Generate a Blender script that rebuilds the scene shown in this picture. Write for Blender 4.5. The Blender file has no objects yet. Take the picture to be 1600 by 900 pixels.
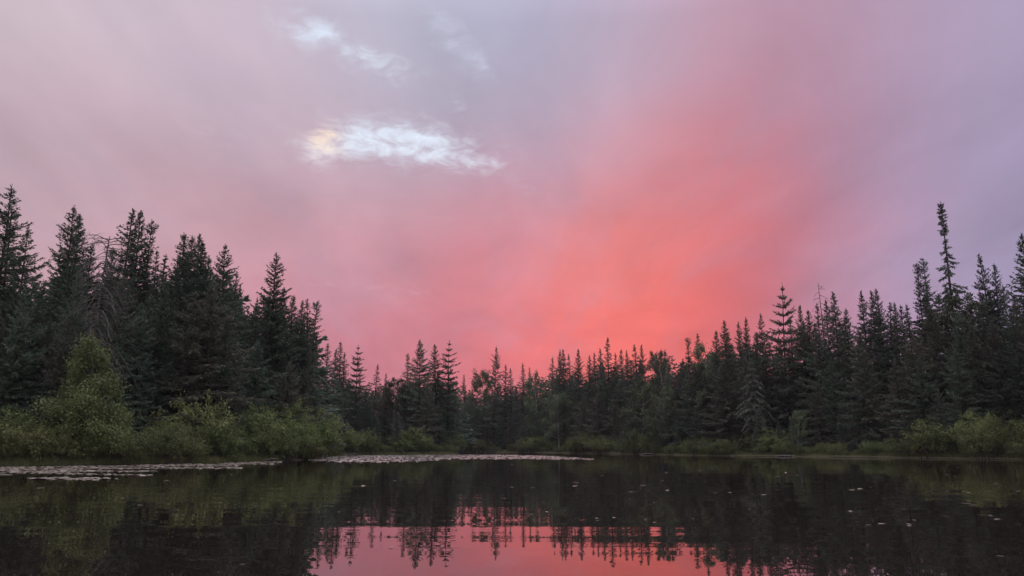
import bpy, math, random
import numpy as np
from mathutils import Vector, Matrix

S = bpy.context.scene
COL = S.collection
PI = math.pi
random.seed(7)
RNG = np.random.default_rng(7)

# ------------------------------------------------------------------ camera
W0, H0, FPX = 1600.0, 900.0, 1232.0
CAM_H = 0.8                                   # phone held low over the water, from a small boat
HORIZ = 700.0
PITCH = math.atan((HORIZ - H0 / 2) / FPX)
cam_d = bpy.data.cameras.new("camera")
cam_d.sensor_width = 36.0
cam_d.lens = 36.0 * FPX / W0
cam_d.clip_start = 0.05
cam_d.clip_end = 8000
cam = bpy.data.objects.new("camera", cam_d)
COL.objects.link(cam)
cam.location = (0, 0, CAM_H)
cam.rotation_euler = (PI / 2 + PITCH, 0, 0)
S.camera = cam

CP, SP = math.cos(PITCH), math.sin(PITCH)


def ray(px, py):
    """World direction through a photograph pixel (not normalised)."""
    u = (px - W0 / 2) / FPX
    v = (H0 / 2 - py) / FPX
    return np.array([u, CP - v * SP, SP + v * CP])


def unit(px, py):
    d = ray(px, py)
    return d / np.linalg.norm(d)


def on_water(px, py):
    d = ray(px, py)
    k = -CAM_H / d[2]
    return d[0] * k, d[1] * k


def at(px, py, Y):
    d = ray(px, py)
    k = Y / d[1]
    return d[0] * k, Y, CAM_H + d[2] * k


# ------------------------------------------------------------------ sky, sun, exposure
def lin(c):
    return tuple((x / 255 / 12.92) if x / 255 <= 0.04045 else ((x / 255 + 0.055) / 1.055) ** 2.4 for x in c)


SKY_POINTS = [
    # px, py, colour as seen in the photograph
    (0, 0, (199, 185, 194)), (200, 60, (205, 188, 200)), (400, 130, (200, 184, 199)), (620, 10, (190, 188, 207)),
    (800, 60, (174, 178, 202)), (960, 60, (184, 172, 194)), (1150, 40, (188, 155, 174)), (1300, 60, (181, 148, 170)),
    (1450, 60, (180, 163, 190)), (1600, 60, (170, 160, 190)),
    (0, 200, (198, 173, 184)), (200, 220, (197, 172, 186)), (420, 250, (196, 174, 187)), (620, 150, (183, 176, 194)),
    (800, 200, (178, 167, 189)), (950, 200, (190, 163, 181)), (1150, 180, (201, 140, 157)), (1300, 180, (185, 140, 162)),
    (1450, 190, (166, 148, 176)), (1600, 180, (160, 151, 182)),
    (0, 330, (194, 166, 176)), (200, 340, (197, 163, 173)), (400, 350, (203, 158, 170)), (600, 330, (196, 160, 174)),
    (800, 320, (205, 151, 166)), (950, 320, (211, 143, 154)), (1080, 300, (217, 131, 137)), (1240, 320, (196, 124, 138)),
    (1400, 320, (170, 143, 170)), (1600, 300, (156, 146, 178)),
    (100, 450, (195, 158, 169)), (300, 450, (200, 151, 164)), (500, 450, (204, 143, 157)), (650, 450, (209, 138, 150)),
    (800, 440, (225, 132, 141)), (920, 440, (242, 138, 134)), (1030, 430, (255, 136, 119)), (1120, 400, (214, 106, 110)),
    (1210, 430, (200, 118, 128)), (1350, 430, (176, 146, 171)), (1500, 390, (171, 158, 190)), (1600, 430, (158, 153, 184)),
    (500, 550, (208, 128, 143)), (700, 560, (215, 121, 131)), (850, 550, (234, 114, 116)), (960, 530, (255, 118, 104)),
    (1050, 510, (252, 106, 98)), (1130, 500, (218, 100, 108)), (1260, 520, (186, 125, 146)), (1450, 540, (170, 150, 182)),
    (250, 560, (200, 142, 156)), (20, 560, (192, 152, 165)),
    (500, 680, (196, 122, 138)), (800, 680, (214, 104, 112)), (1000, 670, (232, 92, 92)), (1300, 670, (180, 122, 142)),
]
# the rest of the sky, by azimuth / elevation: mauve-grey dusk overcast, lifted behind the camera as unseen fill
SKY_BROAD = [(-60, 8, (190, 160, 172)), (-110, 12, (194, 182, 194)), (180, 15, (200, 198, 212)), (110, 12, (184, 178, 200)),
             (60, 8, (163, 152, 180)), (0, 55, (190, 183, 202)), (-90, 55, (192, 182, 196)), (90, 55, (176, 166, 190)),
             (180, 55, (205, 203, 216)), (0, -30, (150, 110, 120)), (180, -30, (140, 130, 140))]
CLOUD_GAIN = 1.0
HAZE = 0.0002
ZENITH_FILL = 4.5  # added brightness of the unseen upper sky, fill light for the foliage
SUN_AZ, SUN_EL = math.radians(9.5), math.radians(1.0)

world = bpy.data.worlds.new("World")
S.world = world
world.use_nodes = True
NT = world.node_tree
NT.nodes.clear()


class G:
    """Small helper that writes shader maths as node chains."""

    def __init__(s, nt):
        s.nt = nt

    def n(s, t, **kw):
        o = s.nt.nodes.new(t)
        for k, v in kw.items():
            setattr(o, k, v)
        return o

    def put(s, sock, v):
        if isinstance(v, bpy.types.NodeSocket):
            s.nt.links.new(v, sock)
        else:
            sock.default_value = v

    def m(s, op, a, b=0.0, c=0.0, clamp=False):
        o = s.n('ShaderNodeMath', operation=op, use_clamp=clamp)
        for k, v in enumerate((a, b, c)):
            s.put(o.inputs[k], v)
        return o.outputs[0]

    def v(s, op, a, b=None, scale=None):
        o = s.n('ShaderNodeVectorMath', operation=op)
        s.put(o.inputs[0], a)
        if b is not None:
            s.put(o.inputs[1], b)
        if scale is not None:
            s.put(o.inputs['Scale'], scale)
        return o.outputs['Value'] if op in ('DOT_PRODUCT', 'LENGTH') else o.outputs[0]

    def noise(s, vec, scale, detail=4, rough=0.55, color=False, dist=0.0):
        o = s.n('ShaderNodeTexNoise')
        s.put(o.inputs['Vector'], vec)
        o.inputs['Scale'].default_value = scale
        o.inputs['Detail'].default_value = detail
        o.inputs['Roughness'].default_value = rough
        o.inputs['Distortion'].default_value = dist
        return o.outputs['Color' if color else 0]

    def smooth(s, x, lo, hi):
        o = s.n('ShaderNodeMapRange', interpolation_type='SMOOTHSTEP')
        s.put(o.inputs[0], x)
        o.inputs[1].default_value = lo
        o.inputs[2].default_value = hi
        return o.outputs[0]

    def mix(s, f, a, b):
        o = s.n('ShaderNodeMix', data_type='RGBA')
        s.put(o.inputs[0], f)
        s.put(o.inputs[6], a if isinstance(a, bpy.types.NodeSocket) else (*a, 1.0)[:4])
        s.put(o.inputs[7], b if isinstance(b, bpy.types.NodeSocket) else (*b, 1.0)[:4])
        return o.outputs[2]


g = G(NT)
tc = g.n('ShaderNodeTexCoord')
D0 = g.v('NORMALIZE', tc.outputs['Generated'])
sep = g.n('ShaderNodeSeparateXYZ')
NT.links.new(D0, sep.inputs[0])
# the cloud deck seen from below: position on a flat layer overhead
zz = g.m('ADD', g.m('MAXIMUM', sep.outputs[2], 0.0), 0.16)
comb = g.n('ShaderNodeCombineXYZ')
NT.links.new(g.m('DIVIDE', sep.outputs[0], zz), comb.inputs[0])
NT.links.new(g.m('DIVIDE', sep.outputs[1], zz), comb.inputs[1])
DECK = comb.outputs[0]
wn = g.v('SUBTRACT', g.noise(DECK, 1.3, 4, 0.55, True), (0.5, 0.5, 0.5))
D = g.v('NORMALIZE', g.v('ADD', D0, g.v('SCALE', wn, scale=0.10)))
acc, wsum = None, None


def add_rbf(d, sig, amp, rgb):
    global acc, wsum
    k = 1.0 / sig ** 2
    e = g.m('EXPONENT', g.m('MULTIPLY_ADD', g.v('DOT_PRODUCT', D, tuple(d)), k, -k))
    if amp != 1.0:
        e = g.m('MULTIPLY', e, amp)
    o = g.n('ShaderNodeVectorMath', operation='MULTIPLY_ADD')
    o.inputs[0].default_value = lin(rgb)
    NT.links.new(e, o.inputs[1])
    if acc is None:
        o.inputs[2].default_value = (0, 0, 0)
        acc, wsum = o.outputs[0], e
    else:
        NT.links.new(acc, o.inputs[2])
        acc, wsum = o.outputs[0], g.m('ADD', wsum, e)


for px, py, rgb in SKY_POINTS:
    add_rbf(unit(px, py), 0.075, 1.0, rgb)
for az, el, rgb in SKY_BROAD:
    a, e = math.radians(az), math.radians(el)
    add_rbf((math.sin(a) * math.cos(e), math.cos(a) * math.cos(e), math.sin(e)), 0.45, 0.006, rgb)
# the deck's upper part, out of view, is brightened to light the foliage
BASE = g.v('SCALE', acc, scale=g.m('DIVIDE', 1.0, wsum))
# cloud relief, drawn out along the deck
mp = g.n('ShaderNodeMapping')
NT.links.new(DECK, mp.inputs[0])
mp.inputs['Rotation'].default_value = (0, 0, math.radians(28))
mp.inputs['Scale'].default_value = (1.0, 0.42, 1.0)
relief = g.noise(mp.outputs[0], 2.6, 7, 0.56, dist=0.4)
relief2 = g.noise(DECK, 0.9, 4, 0.5)
lum = g.m('ADD', g.m('MULTIPLY_ADD', relief, 0.54, 0.73), g.m('MULTIPLY_ADD', relief2, 0.30, -0.15))
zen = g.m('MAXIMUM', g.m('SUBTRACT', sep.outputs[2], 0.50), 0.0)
lum = g.m('MULTIPLY', lum, g.m('MULTIPLY_ADD', zen, ZENITH_FILL, 1.0))
mp2 = g.n('ShaderNodeMapping')
NT.links.new(DECK, mp2.inputs[0])
mp2.inputs['Rotation'].default_value = (0, 0, math.radians(40))
mp2.inputs['Scale'].default_value = (1.0, 0.30, 1.0)
mp2.inputs['Location'].default_value = (3.1, 1.7, 0)
grey = g.smooth(g.noise(mp2.outputs[0], 3.4, 6, 0.58, dist=0.6), 0.44, 0.68)
BASE2 = g.mix(g.m('MULTIPLY', grey, 0.15), BASE, lin((166, 160, 186)))
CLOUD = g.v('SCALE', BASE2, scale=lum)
# thin places and breaks in the deck that show the brighter high sky
fine = g.noise(DECK, 19.0, 7, 0.62, dist=0.5)
mid = g.noise(DECK, 5.0, 4, 0.55)


def gap(px, py, ax, ay, tilt, amp=1.0):
    c = unit(px, py)
    e1 = unit(px + 40 * math.cos(tilt), py + 40 * math.sin(tilt)) - c
    e1 /= np.linalg.norm(e1)
    e2 = np.cross(c, e1)
    a = g.m('MULTIPLY', g.v('DOT_PRODUCT', D0, tuple(e1)), FPX / ax * 1.03)
    b = g.m('MULTIPLY', g.v('DOT_PRODUCT', D0, tuple(e2)), FPX / ay * 1.03)
    f = g.m('GREATER_THAN', g.v('DOT_PRODUCT', D0, tuple(c)), 0.0)
    e = g.m('EXPONENT', g.m('MULTIPLY', g.m('ADD', g.m('MULTIPLY', a, a), g.m('MULTIPLY', b, b)), -1.0))
    return g.m('MULTIPLY', g.m('MULTIPLY', e, f), amp)


GAPS = [(540, 218, 85, 34, 0.06, 1.0), (618, 222, 112, 34, 0.08, 1.1), (722, 239, 48, 22, 0.35, 0.75),
        (486, 221, 32, 32, 0.3, 1.05), (790, 275, 50, 14, 0.5, 0.2),
        (478, 46, 60, 26, 0.25, 0.80), (560, 88, 75, 26, 0.3, 0.72), (728, 90, 34, 28, 0.6, 0.34), (700, 160, 24, 18, 0, 0.34),
        (680, 30, 60, 30, 0.8, 0.30), (330, 212, 110, 22, 0.25, 0.15), (560, 445, 120, 16, 0.1, 0.14)]
gm = None
for q in GAPS:
    e = gap(*q)
    gm = e if gm is None else g.m('MAXIMUM', gm, e)
wisp = g.m('ADD', g.m('MULTIPLY_ADD', fine, 2.6, -1.3), g.m('MULTIPLY_ADD', mid, 1.4, -0.7))
gm = g.m('ADD', gm, g.m('MULTIPLY', wisp, g.m('MULTIPLY_ADD', g.m('SQRT', gm), 0.95, 0.03)))
gmask = g.smooth(gm, 0.08, 1.45)
nish = g.n('ShaderNodeTexSky', sky_type='NISHITA')
nish.sun_disc = False
nish.sun_elevation = SUN_EL
nish.sun_rotation = SUN_AZ
nish.altitude = 100
HIGH = g.v('ADD', g.v('SCALE', nish.outputs[0], scale=0.08), lin((216, 228, 245)))
warm = gap(484, 216, 36, 42, 0.0, 1.0)
HIGH = g.mix(g.smooth(g.m('ADD', warm, g.m('MULTIPLY_ADD', fine, 1.6, -0.8)), 0.1, 1.2), HIGH, lin((255, 233, 217)))
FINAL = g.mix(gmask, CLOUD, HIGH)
bg = g.n('ShaderNodeBackground')
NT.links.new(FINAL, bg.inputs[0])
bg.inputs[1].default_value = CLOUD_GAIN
wo = g.n('ShaderNodeOutputWorld')
NT.links.new(bg.outputs[0], wo.inputs[0])

sd = bpy.data.lights.new("sun", 'SUN')
sd.energy = 0.04
sd.angle = math.radians(5)
sd.color = (1.0, 0.52, 0.42)
sun = bpy.data.objects.new("sun", sd)
COL.objects.link(sun)
sdir = Vector((math.sin(SUN_AZ) * math.cos(SUN_EL), math.cos(SUN_AZ) * math.cos(SUN_EL), math.sin(SUN_EL)))
sun.rotation_euler = sdir.to_track_quat('Z', 'Y').to_euler()
sun.location = (60, 400, 120)

S.view_settings.view_transform = 'Standard'
S.view_settings.look = 'None'
S.view_settings.exposure = 0
S.view_settings.gamma = 1
S.cycles.max_bounces = 6
S.cycles.diffuse_bounces = 4
S.cycles.glossy_bounces = 3
S.cycles.transmission_bounces = 3
S.cycles.use_denoising = True
S.cycles.denoiser = 'OPENIMAGEDENOISE'
S.cycles.denoising_input_passes = 'RGB_ALBEDO_NORMAL'
S.cycles.denoising_prefilter = 'ACCURATE'
S.cycles.caustics_reflective = False
S.cycles.caustics_refractive = False


# ------------------------------------------------------------------ mesh helpers
def make_mesh(name, V, faces, mat, tint=None, smooth=False):
    """faces: list of integer arrays (n,3) or (n,4)."""
    me = bpy.data.meshes.new(name)
    V = np.asarray(V, dtype=np.float32)
    faces = [np.asarray(f, dtype=np.int32) for f in faces if len(f)]
    loops = np.concatenate([f.ravel() for f in faces])
    tot = np.concatenate([np.full(len(f), f.shape[1], dtype=np.int32) for f in faces])
    start = np.concatenate([[0], np.cumsum(tot)[:-1]]).astype(np.int32)
    me.vertices.add(len(V))
    me.vertices.foreach_set("co", V.ravel())
    me.loops.add(len(loops))
    me.loops.foreach_set("vertex_index", loops)
    me.polygons.add(len(tot))
    me.polygons.foreach_set("loop_start", start)
    me.polygons.foreach_set("loop_total", tot)
    if smooth:
        me.polygons.foreach_set("use_smooth", np.ones(len(tot), dtype=bool))
    if tint is not None:
        a = me.attributes.new("tint", 'FLOAT', 'POINT')
        a.data.foreach_set("value", np.asarray(tint, dtype=np.float32))
    me.update(calc_edges=True)
    me.materials.append(mat)
    return me


def link(name, data, parent=None):
    o = bpy.data.objects.new(name, data)
    COL.objects.link(o)
    if parent:
        o.parent = parent
    return o


def tag(o, label=None, cat=None, group=None, kind=None):
    for k, v in (('label', label), ('category', cat), ('group', group), ('kind', kind)):
        if v:
            o[k] = v
    return o


def norm(a):
    return a / np.maximum(np.linalg.norm(a, axis=-1, keepdims=True), 1e-9)


def tubes(paths, radii, sides=3):
    """Many tapered tubes: paths (n,k,3), radii (n,k)."""
    paths = np.asarray(paths, float)
    radii = np.asarray(radii, float)
    n, k, _ = paths.shape
    t = np.gradient(paths, axis=1)
    t = norm(t)
    ref = np.where(np.abs(t[..., 2:3]) > 0.9, np.array([1.0, 0, 0]), np.array([0, 0, 1.0]))
    a = norm(np.cross(t, ref))
    b = np.cross(t, a)
    ang = np.arange(sides) * 2 * PI / sides
    V = paths[:, :, None, :] + radii[:, :, None, None] * (np.cos(ang)[None, None, :, None] * a[:, :, None, :] +
                                                        np.sin(ang)[None, None, :, None] * b[:, :, None, :])
    idx = np.arange(n * k * sides).reshape(n, k, sides)
    i0, i1 = idx[:, :-1, :], idx[:, 1:, :]
    F = np.stack([i0, np.roll(i0, -1, 2), np.roll(i1, -1, 2), i1], -1).reshape(-1, 4)
    return V.reshape(-1, 3), F


def diamonds(p, d, l, w, n, cup=0.0):
    """Leaf / twig blades: base p, direction d, length l, width w, approximate normal n."""
    d = norm(d)
    s = norm(np.cross(d, n))
    nn = np.cross(s, d)
    l = l[:, None]
    w = w[:, None]
    V = np.stack([p, p + d * l * .42 + s * w * .5, p + d * l - nn * l * cup, p + d * l * .42 - s * w * .5], 1)
    F = np.arange(len(p) * 4).reshape(-1, 4)
    return V.reshape(-1, 3), F


def spikes(p, d, l, w, n):
    """Needle sprays: one slim triangle each."""
    d = norm(d)
    s = norm(np.cross(d, n))
    V = np.stack([p - s * w[:, None] * .5, p + s * w[:, None] * .5, p + d * l[:, None]], 1)
    return V.reshape(-1, 3), np.arange(len(p) * 3).reshape(-1, 3)


# ------------------------------------------------------------------ materials
def new_mat(name):
    m = bpy.data.materials.new(name)
    m.use_nodes = True
    m.node_tree.nodes.clear()
    return m, G(m.node_tree)


def foliage_mat(name, c1, c2, trans=0.25, rough=0.6, dry=None):
    m, h = new_mat(name)
    nt = m.node_tree
    geo = h.n('ShaderNodeNewGeometry')
    att = h.n('ShaderNodeAttribute', attribute_name='tint')
    inf = h.n('ShaderNodeObjectInfo')
    nz = h.noise(geo.outputs['Position'], 0.55, 3, 0.6)
    f = h.m('ADD', h.m('MULTIPLY', att.outputs['Fac'], 0.55), h.m('MULTIPLY', h.smooth(nz, 0.35, 0.65), 0.45))
    c = h.mix(f, c1, c2)
    hs = h.n('ShaderNodeHueSaturation')
    nt.links.new(c, hs.inputs['Color'])
    nt.links.new(h.m('MULTIPLY_ADD', inf.outputs['Random'], 0.04, 0.48), hs.inputs['Hue'])
    nt.links.new(h.m('MULTIPLY_ADD', h.m('FRACT', h.m('MULTIPLY', inf.outputs['Random'], 7.31)), 0.60, 0.72), hs.inputs['Value'])
    c = hs.outputs[0]
    if dry:
        k = h.m('GREATER_THAN', att.outputs['Fac'], 0.93)
        c = h.mix(h.m('MULTIPLY', k, 0.7), c, dry)
    p = h.n('ShaderNodeBsdfPrincipled')
    nt.links.new(c, p.inputs['Base Color'])
    p.inputs['Roughness'].default_value = rough
    p.inputs['Specular IOR Level'].default_value = 0.25
    out = h.n('ShaderNodeOutputMaterial')
    if trans > 0:
        t = h.n('ShaderNodeBsdfTranslucent')
        nt.links.new(c, t.inputs[0])
        mx = h.n('ShaderNodeMixShader')
        mx.inputs[0].default_value = trans
        nt.links.new(p.outputs[0], mx.inputs[1])
        nt.links.new(t.outputs[0], mx.inputs[2])
        nt.links.new(mx.outputs[0], out.inputs[0])
    else:
        nt.links.new(p.outputs[0], out.inputs[0])
    return m


def bark_mat(name, c1, c2, scale=14, stretch=0.25):
    m, h = new_mat(name)
    nt = m.node_tree
    t = h.n('ShaderNodeTexCoord')
    mp = h.n('ShaderNodeMapping')
    nt.links.new(t.outputs['Object'], mp.inputs[0])
    mp.inputs['Scale'].default_value = (1, 1, stretch)
    nz = h.noise(mp.outputs[0], scale, 6, 0.65)
    c = h.mix(h.smooth(nz, 0.35, 0.65), c1, c2)
    p = h.n('ShaderNodeBsdfPrincipled')
    nt.links.new(c, p.inputs['Base Color'])
    p.inputs['Roughness'].default_value = 0.9
    p.inputs['Specular IOR Level'].default_value = 0.15
    bp = h.n('ShaderNodeBump')
    bp.inputs['Strength'].default_value = 0.6
    bp.inputs['Distance'].default_value = 0.02
    nt.links.new(nz, bp.inputs['Height'])
    nt.links.new(bp.outputs[0], p.inputs['Normal'])
    out = h.n('ShaderNodeOutputMaterial')
    nt.links.new(p.outputs[0], out.inputs[0])
    return m


M = {
    'spruce': foliage_mat('spruce_needles', (.070, .110, .074), (.165, .215, .142), 0.22),
    'spruce_brown': foliage_mat('pink_lit_spruce_needles', (.094, .106, .074), (.190, .190, .136), 0.2, dry=(.14, .11, .08)),  # browner copy of the spruce needles, pink dusk light put into the colour
    'spruce_pale': foliage_mat('pale_spruce_needles', (.12, .15, .115), (.20, .23, .17), 0.2),
    'birch': foliage_mat('birch_leaves', (.085, .12, .06), (.17, .21, .105), 0.3),
    'poplar': foliage_mat('poplar_leaves_backlit', (.05, .065, .035), (.10, .12, .065), 0.12),  # darkened leaf colour, the backlit silhouette is put into it
    'pale_sedge': foliage_mat('pale_sedge_blades', (.20, .22, .11), (.34, .33, .20), 0.3),
    'alder': foliage_mat('alder_leaves', (.115, .165, .052), (.225, .275, .10), 0.3),
    'willow': foliage_mat('willow_leaves', (.115, .15, .045), (.215, .25, .09), 0.3),
    'willow_light': foliage_mat('bright_willow_leaves', (.125, .165, .055), (.235, .275, .105), 0.3),
    'sweetgale': foliage_mat('sweet_gale_leaves', (.10, .125, .045), (.19, .21, .08), 0.28, dry=(.20, .15, .07)),
    'sedge': foliage_mat('sedge_blades', (.110, .135, .045), (.220, .225, .095), 0.3, dry=(.30, .25, .14)),
    'bark': bark_mat('spruce_bark', (.045, .036, .030), (.10, .085, .07)),
    'greybark': bark_mat('dead_wood', (.07, .064, .055), (.19, .178, .155)),
    'birchbark': bark_mat('birch_bark', (.22, .20, .18), (.48, .46, .43), 9, 1.6),
    'stem': bark_mat('shrub_stem', (.05, .04, .032), (.12, .10, .08)),
}

# lily pads: waxy, slightly cupped leaves, the sky's sheen partly put into their pale colour
m, h = new_mat('lily_pad_leaf')
att = h.n('ShaderNodeAttribute', attribute_name='tint')
inf = h.n('ShaderNodeObjectInfo')
tt = h.m('FRACT', h.m('ADD', att.outputs['Fac'], inf.outputs['Random']))
cr = h.n('ShaderNodeValToRGB')
m.node_tree.links.new(tt, cr.inputs[0])
cr.color_ramp.elements[0].color = (.26, .25, .15, 1)
cr.color_ramp.elements[1].color = (.50, .41, .34, 1)
e = cr.color_ramp.elements.new(0.5)
e.color = (.40, .36, .27, 1)
p = h.n('ShaderNodeBsdfPrincipled')
m.node_tree.links.new(cr.outputs[0], p.inputs['Base Color'])
p.inputs['Roughness'].default_value = 0.35
p.inputs['Specular IOR Level'].default_value = 1.0
p.inputs['Coat Weight'].default_value = 0.6
p.inputs['Coat Roughness'].default_value = 0.25
out = h.n('ShaderNodeOutputMaterial')
m.node_tree.links.new(p.outputs[0], out.inputs[0])
M['pad'] = m
M['floating'] = foliage_mat('floating_leaf_blade', (.18, .16, .10), (.40, .34, .25), 0.1, 0.5)

# forest floor
m, h = new_mat('forest_floor')
geo = h.n('ShaderNodeNewGeometry')
n1 = h.noise(geo.outputs['Position'], 0.35, 6, 0.6)
n2 = h.noise(geo.outputs['Position'], 5.0, 6, 0.65)
c = h.mix(h.smooth(n1, 0.35, 0.65), (.035, .028, .018), (.06, .065, .03))
c = h.mix(h.smooth(n2, 0.45, 0.7), c, (.09, .07, .045))
p = h.n('ShaderNodeBsdfPrincipled')
m.node_tree.links.new(c, p.inputs['Base Color'])
p.inputs['Roughness'].default_value = 0.95
bp = h.n('ShaderNodeBump')
bp.inputs['Distance'].default_value = 0.1
m.node_tree.links.new(n2, bp.inputs['Height'])
m.node_tree.links.new(bp.outputs[0], p.inputs['Normal'])
out = h.n('ShaderNodeOutputMaterial')
m.node_tree.links.new(p.outputs[0], out.inputs[0])
M['ground'] = m

# still, tea-brown water: dark body under a mirror with long low ripples
m, h = new_mat('lake_water')
nt = m.node_tree
geo = h.n('ShaderNodeNewGeometry')


def scaled(vec, s, r=0):
    mp = h.n('ShaderNodeMapping')
    nt.links.new(vec, mp.inputs[0])
    mp.inputs['Scale'].default_value = s
    mp.inputs['Rotation'].default_value = (0, 0, r)
    return mp.outputs[0]


P = geo.outputs['Position']
r1 = h.noise(scaled(P, (0.055, 1.0, 1), 0.03), 1.1, 1.5, 0.4)        # long crests
r2 = h.noise(scaled(P, (0.10, 1.0, 1), -0.05), 3.2, 2, 0.5)       # shorter wavelets
patch = h.smooth(h.noise(scaled(P, (0.35, 1.0, 1)), 0.11, 2, 0.5), 0.38, 0.62)
hgt = h.m('ADD', h.m('MULTIPLY', h.m('MULTIPLY', r1, 0.0115), h.m('MULTIPLY_ADD', patch, 0.75, 0.25)), h.m('MULTIPLY', h.m('MULTIPLY', r2, 0.0007), h.m('MULTIPLY_ADD', patch, 0.8, 0.2)))
bp = h.n('ShaderNodeBump')
bp.inputs['Strength'].default_value = 1.0
bp.inputs['Distance'].default_value = 1.0
nt.links.new(hgt, bp.inputs['Height'])
body = h.n('ShaderNodeBsdfDiffuse')
body.inputs[0].default_value = (.018, .015, .012, 1)
gl = h.n('ShaderNodeBsdfGlossy')
gl.inputs['Roughness'].default_value = 0.006
gl.inputs[0].default_value = (.98, .92, .92, 1)
nt.links.new(bp.outputs[0], gl.inputs['Normal'])
fr = h.n('ShaderNodeFresnel')
fr.inputs[0].default_value = 1.95
nt.links.new(bp.outputs[0], fr.inputs['Normal'])
mx = h.n('ShaderNodeMixShader')
nt.links.new(fr.outputs[0], mx.inputs[0])
nt.links.new(body.outputs[0], mx.inputs[1])
nt.links.new(gl.outputs[0], mx.inputs[2])
out = h.n('ShaderNodeOutputMaterial')
nt.links.new(mx.outputs[0], out.inputs[0])
M['water'] = m

# ------------------------------------------------------------------ the lake and its banks
LEFT = [(-400, 742), (-200, 734), (0, 729), (80, 728.5), (150, 727.5), (230, 726), (300, 724.2), (360, 722.6), (420, 720.6),
        (470, 719), (505, 717.2)]
MIDB = [(514, 712.5), (560, 711.2), (600, 710.6), (660, 710.2), (700, 710), (716, 709.6)]
FARS = [(716, 707.1), (760, 707.0), (830, 707.4), (900, 708.4), (1000, 710), (1050, 711), (1100, 712), (1250, 713.6),
        (1400, 715.6), (1500, 717), (1600, 718.4), (1750, 722), (1900, 728)]
shore_l = [on_water(*q) for q in LEFT]
shore_m = [on_water(*q) for q in MIDB]
shore_r = [on_water(*q) for q in FARS]
POLY = [(-45, -140), (-34, -40), (-30, 5)] + shore_l + shore_m + shore_r + [(60, 5), (66, -40), (70, -140)]
POLY = np.array(POLY)


def lake_dist(x, y):
    """Signed distance to the shoreline: negative over the lake."""
    x = np.asarray(x, float)
    y = np.asarray(y, float)
    best = np.full(x.shape, 1e9)
    inside = np.zeros(x.shape, bool)
    for k in range(len(POLY)):
        ax, ay = POLY[k]
        bx, by = POLY[(k + 1) % len(POLY)]
        dx, dy = bx - ax, by - ay
        t = np.clip(((x - ax) * dx + (y - ay) * dy) / (dx * dx + dy * dy), 0, 1)
        best = np.minimum(best, np.hypot(x - ax - t * dx, y - ay - t * dy))
        cross = ((ay > y) != (by > y)) & (x < (bx - ax) * (y - ay) / (by - ay + 1e-12) + ax)
        inside ^= cross
    return np.where(inside, -best, best)


def ground_z(x, y):
    d = lake_dist(x, y)
    bump = 0.18 * np.sin(np.asarray(x) * .31 + 1.3) * np.sin(np.asarray(y) * .27) + 0.08 * np.sin(np.asarray(x) * 1.1 + np.asarray(y) * .9)
    land = 0.05 + 0.30 * (1 - np.exp(-np.maximum(d, 0) / 1.2)) + 0.02 * np.maximum(np.minimum(d, 12), 0) + 0.09 * np.clip(d - 12, 0, 60) + bump * np.clip(d / 4, 0, 1)
    bed = -1.6 * (1 - np.exp(np.minimum(d, 0) / 2.5))
    return np.where(d > 0, land, bed)


def gz(x, y):
    return float(ground_z(np.array([x]), np.array([y]))[0])


def axis(lo, hi, step, far):
    core = np.arange(lo, hi + step, step)
    grow = np.cumsum(step * 1.35 ** np.arange(1, 40))
    grow = grow[grow < far]
    return np.concatenate([(lo - grow)[::-1], core, hi + grow])


gx = axis(-110, 130, 1.5, 1500)
gy = axis(-20, 220, 1.5, 1500)
XX, YY = np.meshgrid(gx, gy)
ZZ = ground_z(XX, YY)
V = np.stack([XX, YY, ZZ], -1).reshape(-1, 3)
ii = np.arange(V.shape[0]).reshape(len(gy), len(gx))
F = np.stack([ii[:-1, :-1], ii[:-1, 1:], ii[1:, 1:], ii[1:, :-1]], -1).reshape(-1, 4)
tag(link('ground', make_mesh('ground', V, [F], M['ground'], smooth=True)), kind='structure')

wx0, wx1, wy0, wy1 = POLY[:, 0].min() - 4, POLY[:, 0].max() + 4, POLY[:, 1].min() - 4, POLY[:, 1].max() + 4
me = make_mesh('water', [(wx0, wy0, 0), (wx1, wy0, 0), (wx1, wy1, 0), (wx0, wy1, 0)], [np.array([[0, 1, 2, 3]])], M['water'])
tag(link('water', me), kind='structure')


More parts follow.
